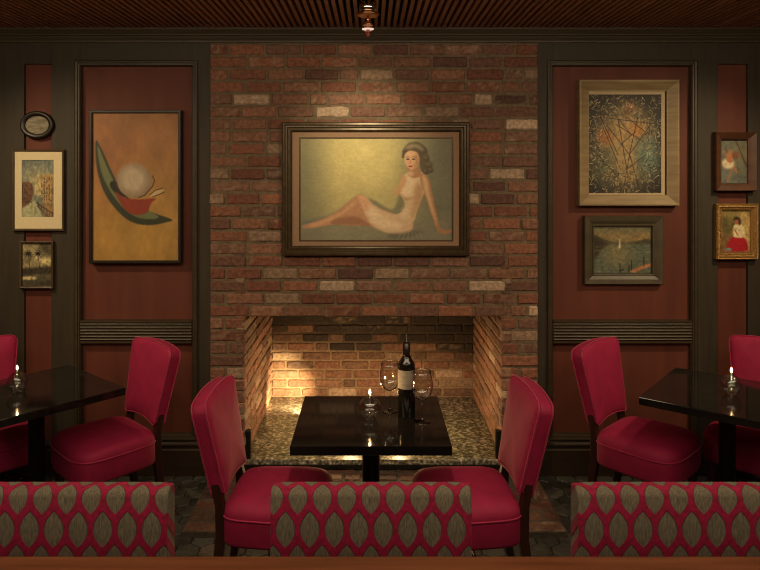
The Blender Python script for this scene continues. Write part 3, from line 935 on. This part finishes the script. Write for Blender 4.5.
# oval plaque
r = thing('oval_plaque', 'small oval dark framed engraving above the canal picture', 'picture', (X(38), 0, Z(139)))
rx, rz, cz = .100, .082, .082
def oval_ring(a, b, y, n=48): return [(a * math.cos(2 * PI * i / n), y, cz + b * math.sin(2 * PI * i / n)) for i in range(n)]
MB().loft([oval_ring(rx, rz, 0), oval_ring(rx, rz, -.014), oval_ring(rx - .006, rz - .006, -.024), oval_ring(rx - .016, rz - .016, -.026), oval_ring(rx - .022, rz - .022, -.020),
           oval_ring(rx - .028, rz - .027, -.020), oval_ring(rx - .031, rz - .030, -.008)], 0, (True, False)).build('frame', FM['blackf'], r)
MB().loft([oval_ring(rx - .029, rz - .028, -.009), oval_ring(.02, .015, -.010)], 0, (False, True)).build('engraving', noise_mat('faded_engraving', (.10, .085, .055), (.30, .26, .18), (30, 30, 70), .6), r)


# ------------------------------------------------------------------ dining chairs
def superellipse(hw, hd, n=56, ef=3.9, eb=6.0, taper=.06):
    """plan of a seat: rounder at the front (+x), squarer at the back"""
    out = []
    for i in range(n):
        t = 2 * PI * i / n; c, s = math.cos(t), math.sin(t)
        e = ef if c > 0 else eb
        x = hd * math.copysign(abs(c) ** (2 / e), c); y = hw * math.copysign(abs(s) ** (2 / e), s)
        y *= 1 + taper * x / hd
        out.append((x, y))
    return out


def back_xf(h, wv, d):
    """backrest: h above its lower edge, wv across, d forward of its mid-plane -> chair coordinates (lean and slight curve)"""
    lean = math.radians(11.5)
    x0, z0 = -.222, .503
    curve = .22 * wv * wv
    return (x0 - h * math.sin(lean) + d * math.cos(lean) + curve, wv, z0 + h * math.cos(lean) + d * math.sin(lean))


def back_outline(inset, H=.378, wb=.160, wt=.205):
    pts = []
    def seg(p, q, n):
        for i in range(n): pts.append((p[0] + (q[0] - p[0]) * i / n, p[1] + (q[1] - p[1]) * i / n))
    i_ = inset; rt = .038 - i_ * .5; rb = .018
    # bottom, arched up in the middle
    nb = 16
    for k in range(nb):
        u = -1 + 2 * k / nb; pts.append((u * (wb - rb - i_), i_ + .016 * (1 - u * u)))
    for k in range(5): a = -PI / 2 + PI / 2 * k / 5; pts.append((wb - i_ - rb + rb * math.cos(a), i_ + rb + rb * math.sin(a)))
    seg((wb - i_, i_ + rb), (wt - i_, H - rt - i_), 10)
    for k in range(9): a = PI / 2 * k / 9; pts.append((wt - i_ - rt + rt * math.cos(a), H - i_ - rt + rt * math.sin(a)))
    for k in range(nb):
        u = 1 - 2 * k / nb; pts.append((u * (wt - rt - i_), H - i_ + .010 * (1 - u * u)))
    for k in range(9): a = PI / 2 + PI / 2 * k / 9; pts.append((-(wt - i_ - rt) + rt * math.cos(a), H - i_ - rt + rt * math.sin(a)))
    seg((-(wt - i_), H - rt - i_), (-(wb - i_), i_ + rb), 10)
    for k in range(5): a = PI + PI / 2 * k / 5; pts.append((-(wb - i_ - rb) + rb * math.cos(a), i_ + rb + rb * math.sin(a)))
    return pts


def make_chair(label, loc, rz):
    r = thing('dining_chair', label, 'chair', loc, rz, 'crimson velvet dining chairs')
    # seat
    hw, hd = .212, .207
    P = lambda k, z, sh=0: [(x * k - .0 + sh, y * k, z) for x, y in superellipse(hw, hd)]
    s = MB(); s.loft([P(.93, .322), P(.985, .326), P(1.0, .337), P(1.0, .428), P(.997, .442), P(.978, .458), P(.92, .474), P(.80, .487), P(.56, .497), P(.28, .502), P(.05, .503)], 0, (True, True))
    so = s.build('seat', M['velvet'], r)
    MB().tube(P(1.002, .432), .0040, 6, closed=True).build('piping', M['piping'], so)
    # backrest
    th = .033
    def ring(inset, d): return [back_xf(h, wv, d) for wv, h in back_outline(inset)]
    def shrink(k, d):
        o = back_outline(.03); cy = .19
        return [back_xf(cy + (h - cy) * k, wv * k, d) for wv, h in o]
    b = MB()
    b.loft([shrink(.04, -th - .006), shrink(.5, -th - .005), ring(.030, -th - .003), ring(.010, -th), ring(.003, -th + .004), ring(0, -th + .012), ring(0, th - .010),
            ring(.002, th - .004), ring(.008, th + .001), ring(.03, th + .006), shrink(.72, th + .012), shrink(.4, th + .015), shrink(.04, th + .016)], 0, (True, True))
    bo = b.build('backrest', M['velvet'], r)
    for d, ins in ((th - .006, -.002), (-th + .006, -.002)):
        MB().tube([back_xf(h, wv, d) for wv, h in back_outline(ins)], .0036, 6, closed=True).build('piping', M['piping'], bo)
    # legs
    def leg(pts, wds):
        rings = []
        for (x, y, z), wd in zip(pts, wds):
            rings.append([(x - wd, y - wd, z), (x + wd, y - wd, z), (x + wd, y + wd, z), (x - wd, y + wd, z)])
        return MB().loft(rings, 0, (True, True), False)
    for sg in (-1, 1):
        leg([(.158, sg * .168, 0), (.150, sg * .162, .20), (.145, sg * .158, .345)], (.013, .017, .020)).build('leg', M['leg'], r, bevel=.003)
        leg([(-.262, sg * .165, 0), (-.228, sg * .158, .18), (-.208, sg * .152, .345), (-.212, sg * .150, .46), (-.232, sg * .148, .56), (-.246, sg * .148, .64)],
            (.014, .017, .019, .018, .016, .014)).build('leg', M['leg'], r, bevel=.003)
        MB().tube([(-.232, sg * .159, .20), (-.05, sg * .162, .178), (.150, sg * .163, .21)], .010, 8).build('stretcher', M['leg'], r)
    MB().tube([(-.05, -.160, .178), (-.05, .160, .178)], .009, 8).build('stretcher', M['leg'], r)
    return r


def P2(x, d): return (x, d - CD, 0)


ch = make_chair('crimson velvet chair left of the center table, facing right before the fireplace', P2(-.372, 2.82), math.radians(-4))
dup(ch, P2(.382, 2.82), math.radians(180 + 4), 'crimson velvet chair right of the center table, facing left before the fireplace')
dup(ch, P2(-1.338, 3.395), math.radians(-135), 'crimson velvet chair by the wall under the orange abstract painting')
dup(ch, P2(1.388, 3.395), math.radians(-45), 'crimson velvet chair by the wall under the lake painting')
dup(ch, P2(-1.925, 3.44), math.radians(-45), 'crimson velvet chair cut off by the left picture edge behind a table')
dup(ch, P2(1.95, 3.44), math.radians(-135), 'crimson velvet chair cut off by the right picture edge behind a table')


# ------------------------------------------------------------------ tables
def make_table(label, loc, rz, sx=.61, sy=.575):
    r = thing('pedestal_table', label, 'table', loc, rz, 'black lacquered pedestal tables')
    MB().box((0, 0, .732), (sx, sy, .036)).build('tabletop', M['table'], r, bevel=.003)
    MB().lathe([(.036, .03), (.036, .70), (.07, .702), (.07, .7145)]).build('column', M['pole'], r)
    MB().lathe([(.138, 0), (.138, .010), (.125, .018), (.06, .030), (.045, .034)]).build('base', M['pole'], r)
    return r


tb = make_table('black glossy table in front of the fireplace with bottle and glasses', P2(0, 2.84), 0)
tl = make_table('black glossy table at left edge set cornerwise', P2(-1.585, 3.222), math.radians(-41), .585, .585)
tr = make_table('black glossy table at right edge set cornerwise', P2(1.655, 3.16), math.radians(-39), .61, .61)


# ------------------------------------------------------------------ bar and stools
r = thing('bar_counter', 'reddish brown wooden bar counter along the bottom of the photo', 'counter', P2(0, .85))
MB().span(-2.6, 2.6, -.25, .41, 1.03, 1.07).build('countertop', M['bar_wood'], r, bevel=.006)
MB().span(-2.6, 2.6, -.02, .06, 0, 1.03).build('front_panel', M['stile'], r)


def make_stool(label, loc):
    r = thing('bar_stool', label, 'stool', loc, 0, 'lattice patterned bar stools')
    # faces the bar (-y); backrest leans back (+y)
    b = MB(); H0, H1 = .865, 1.082; hw = .221
    prof = [(-.024, H0), (-.034, H0 + .01), (-.036, H0 + .08), (-.030, H1 - .016), (-.022, H1 - .005), (-.010, H1), (.012, H1), (.024, H1 - .006), (.030, H1 - .018), (.030, H0 + .01), (.022, H0)]
    xs = [-hw, -hw + .002, -hw + .008] + list(np.linspace(-hw + .03, hw - .03, 9)) + [hw - .008, hw - .002, hw]
    rings = []
    for x in xs:
        e = abs(x) - (hw - .008); k = 1 if e < 0 else (.93 if e < .004 or abs(abs(x) - hw) > 1e-6 else .84)
        cy = 0; rings.append([(x, y * k + .16 * x * x * 0, H0 + (H1 - H0) / 2 + (z - (H0 + H1) / 2) * (1 if k == 1 else (.985 if k > .9 else .95))) for y, z in prof])
    b.loft(rings, 0, (True, True)).build('backrest', M['lattice'], r)
    s = MB(); pl = superellipse(.21, .20, 48, 4, 4, 0)
    R = lambda k, z: [(y * k, x * k - .19, z) for x, y in pl]
    s.loft([R(.95, .69), R(1, .70), R(1, .745), R(.97, .765), R(.8, .78), R(.4, .788), R(.05, .79)]).build('seat', M['lattice'], r)
    for sx in (-1, 1):
        MB().loft([[(sx * x - .017, y - .017, z) if q == 0 else (sx * x + .017, y - .017, z) if q == 1 else (sx * x + .017, y + .017, z) if q == 2 else (sx * x - .017, y + .017, z) for q in range(4)]
                   for x, y, z in ((.19, .03, 0), (.175, -.01, .4), (.17, -.012, .72), (.17, -.002, .88))], 0, (True, True), False).build('leg', M['stool_wood'], r, bevel=.003)
        MB().loft([[(sx * x - .016, y - .016, z) if q == 0 else (sx * x + .016, y - .016, z) if q == 1 else (sx * x + .016, y + .016, z) if q == 2 else (sx * x - .016, y + .016, z) for q in range(4)]
                   for x, y, z in ((.185, -.38, 0), (.17, -.355, .695))], 0, (True, True), False).build('leg', M['stool_wood'], r, bevel=.003)
    MB().tube([(-.18, -.365, .28), (.18, -.365, .28)], .012).build('footrest', M['stool_wood'], r)
    return r


st = make_stool('grey bar stool back with crimson lattice at center before the table', P2(.0, 1.52))
dup(st, P2(-.667, 1.52), 0, 'grey bar stool back with crimson lattice at the left picture edge')
dup(st, P2(.675, 1.52), 0, 'grey bar stool back with crimson lattice at the right picture edge')


# ------------------------------------------------------------------ things on the tables
def make_lamp(label, loc):
    r = thing('oil_lamp', label, 'lamp', loc, 0, 'clear glass oil lamps with a lit flame')
    R = .0455; cz = .0455
    prof = []
    for k in range(1, 20):
        a = -PI / 2 + PI * k / 22
        prof.append((R * math.cos(a), cz + R * math.sin(a)))
    prof = [(.018, .0015), (.024, 0)] + [p for p in prof if p[1] > .006 and p[1] < .0865] + [(.010, .090), (.0085, .094), (.0095, .098)]
    inner = [(.006, .098), (.006, .090), (.016, .083)]
    for k in range(4, 18):
        a = PI / 2 - PI * k / 20
        if R * .86 * math.sin(a) + cz > .012: inner.append((R * .86 * math.cos(a), cz + R * .86 * math.sin(a)))
    MB().lathe(prof + inner + [(.012, .0085)], n=32).build('globe', M['crystal'], r)
    MB().lathe([(.0035, .055), (.0035, .101)], n=10).build('wick_tube', M['metaldark'], r)
    MB().lathe([(.0012, .101), (.0036, .104), (.0042, .108), (.0032, .113), (.0014, .118), (.0004, .121)], n=14).build('flame', M['flame'], r)
    return r


tz = .750
lamps = [((-.005, 2.845), 'clear round glass oil lamp beside the wine glasses'), ((-1.665, 3.20), 'clear round glass oil lamp on the table at left edge'), ((1.675, 3.16), 'clear round glass oil lamp on the table at right edge')]
lp = make_lamp(lamps[0][1], (lamps[0][0][0], lamps[0][0][1] - CD, tz))
for (p, lab) in lamps[1:]: dup(lp, (p[0], p[1] - CD, tz), 0, lab)
for (p, lab) in lamps: point('lamp_flame_light', (p[0], p[1] - CD, tz + .138), .55, (1, .6, .28), .012)

r = thing('wine_bottle', 'dark red wine bottle with cream label on the fireplace table', 'bottle', (.150, 2.872 - CD, tz))
MB().lathe([(.030, .003), (.035, 0), (.0365, .004), (.0365, .205), (.0355, .217), (.031, .229), (.022, .243), (.0160, .255), (.0145, .265), (.0145, .296), (.0155, .298), (.0155, .306), (.011, .307)], n=40).build('body', M['bottle'], r)
MB().lathe([(.0170, .252), (.0152, .262), (.0158, .308), (.0120, .310)], n=32).build('capsule', M['capsule'], r)
MB().lathe([(.0371, .122), (.0371, .200)], n=40, caps=(False, False)).build('label', M['label'], r)
MB().lathe([(.011, .308), (.010, .316), (.0055, .320), (.005, .346), (.003, .348)], n=16).build('pourer', M['capsule'], r)


def make_glass(label, loc):
    r = thing('wine_glass', label, 'glass', loc, 0, 'empty balloon wine glasses')
    t = .0012
    outer = [(.0040, .086), (.014, .090), (.028, .100), (.039, .116), (.0445, .136), (.0455, .152), (.043, .172), (.0385, .195), (.0355, .212)]
    inner = [(a - t, b + (t if i < 3 else 0)) for i, (a, b) in enumerate(outer)][::-1]
    inner[-1] = (.002, .0885)
    foot = [(.004, 0), (.036, 0), (.0365, .0012), (.030, .0030), (.014, .0065), (.0055, .012), (.0038, .024), (.0036, .06)]
    MB().lathe(outer + inner, n=40, caps=(False, True)).build('bowl', M['crystal'], r)
    MB().lathe(foot + [(.0040, .0862)], n=32).build('stem', M['crystal'], r)
    return r


gl = make_glass('empty balloon wine glass left of the bottle', (.081, 2.931 - CD, tz))
dup(gl, (.211, 2.806 - CD, tz), 0, 'empty balloon wine glass right of the bottle')

# ------------------------------------------------------------------ fireplace glass and uplight
r = thing('fireplace_screen', 'low clear glass screen with dark clamps across the firebox opening', 'screen', (0, .03, .086))
zt = Z(415.5, CD + .03) - .086
MB().span(OX0 + .024, OX1 - .024, -.004, .004, .004, zt).build('glass_pane', M['pane'], r)
for xx in (OX0 + .018, OX1 - .018):
    MB().span(xx - .015, xx + .015, -.018, .018, 0, .165).build('clamp', M['iron'], r, bevel=.003)

UL = (-.345, .66, .086)
r = thing('uplight', 'small bright uplight on the firebox floor at left back corner', 'lamp', UL, math.radians(140))
MB().lathe([(.038, 0), (.038, .006), (.012, .010), (.012, .03)]).build('stand', M['iron'], r)
Mr = Matrix.Rotation(math.radians(72), 4, 'Y')
hb = MB().lathe([(.018, -.04), (.026, -.036), (.030, .02), (.030, .03)], n=24); hb.v = [tuple(Mr @ V3(p) + V3((0, 0, .056))) for p in hb.v]; hb.build('housing', M['iron'], r)
hb = MB().lathe([(.026, .0305), (.020, .032)], n=24); hb.v = [tuple(Mr @ V3(p) + V3((0, 0, .056))) for p in hb.v]; hb.build('lens', M['lens'], r)
spot('firebox_spot', (-.40, .72, .128), (-.64, 1.02, .12), 40, 82, (1, .74, .36), .02, 1)
point('firebox_fill', (-.13, .36, .30), 9, (1, .62, .30), .05)  # added fill points without a fixture, they brighten the firebox side walls
point('firebox_fill', (.18, .36, .28), 5, (1, .62, .30), .05)

# ------------------------------------------------------------------ ceiling spotlight over the painting
LX, LD = -.015, 3.32
r = thing('ceiling_spotlight', 'small chrome and copper ceiling lamp above the brick wall', 'lamp', (LX, LD - CD, 2.44))
MB().lathe([(.042, .115), (.042, .172)], n=32).build('canopy', M['chrome'], r)
MB().lathe([(.044, .100), (.056, .106), (.056, .112), (.042, .116)], n=32).build('ring', M['copper'], r)
MB().lathe([(.006, .070), (.006, .102)], n=12).build('stem', M['copper'], r)
MB().lathe([(.026, .054), (.024, .062), (.014, .070), (.006, .073)], n=24).build('dome', M['copper'], r)
MB().lathe([(.020, .0), (.020, .054)], n=24, caps=(False, False)).build('glass_tube', M['crystal'], r)
MB().lathe([(.021, .0355), (.029, .036), (.029, .039), (.021, .0395)], n=24).build('glowing_ring', M['filament'], r)
MB().lathe([(.009, .004), (.011, .012), (.009, .034)], n=16).build('bulb', M['redglass'], r)
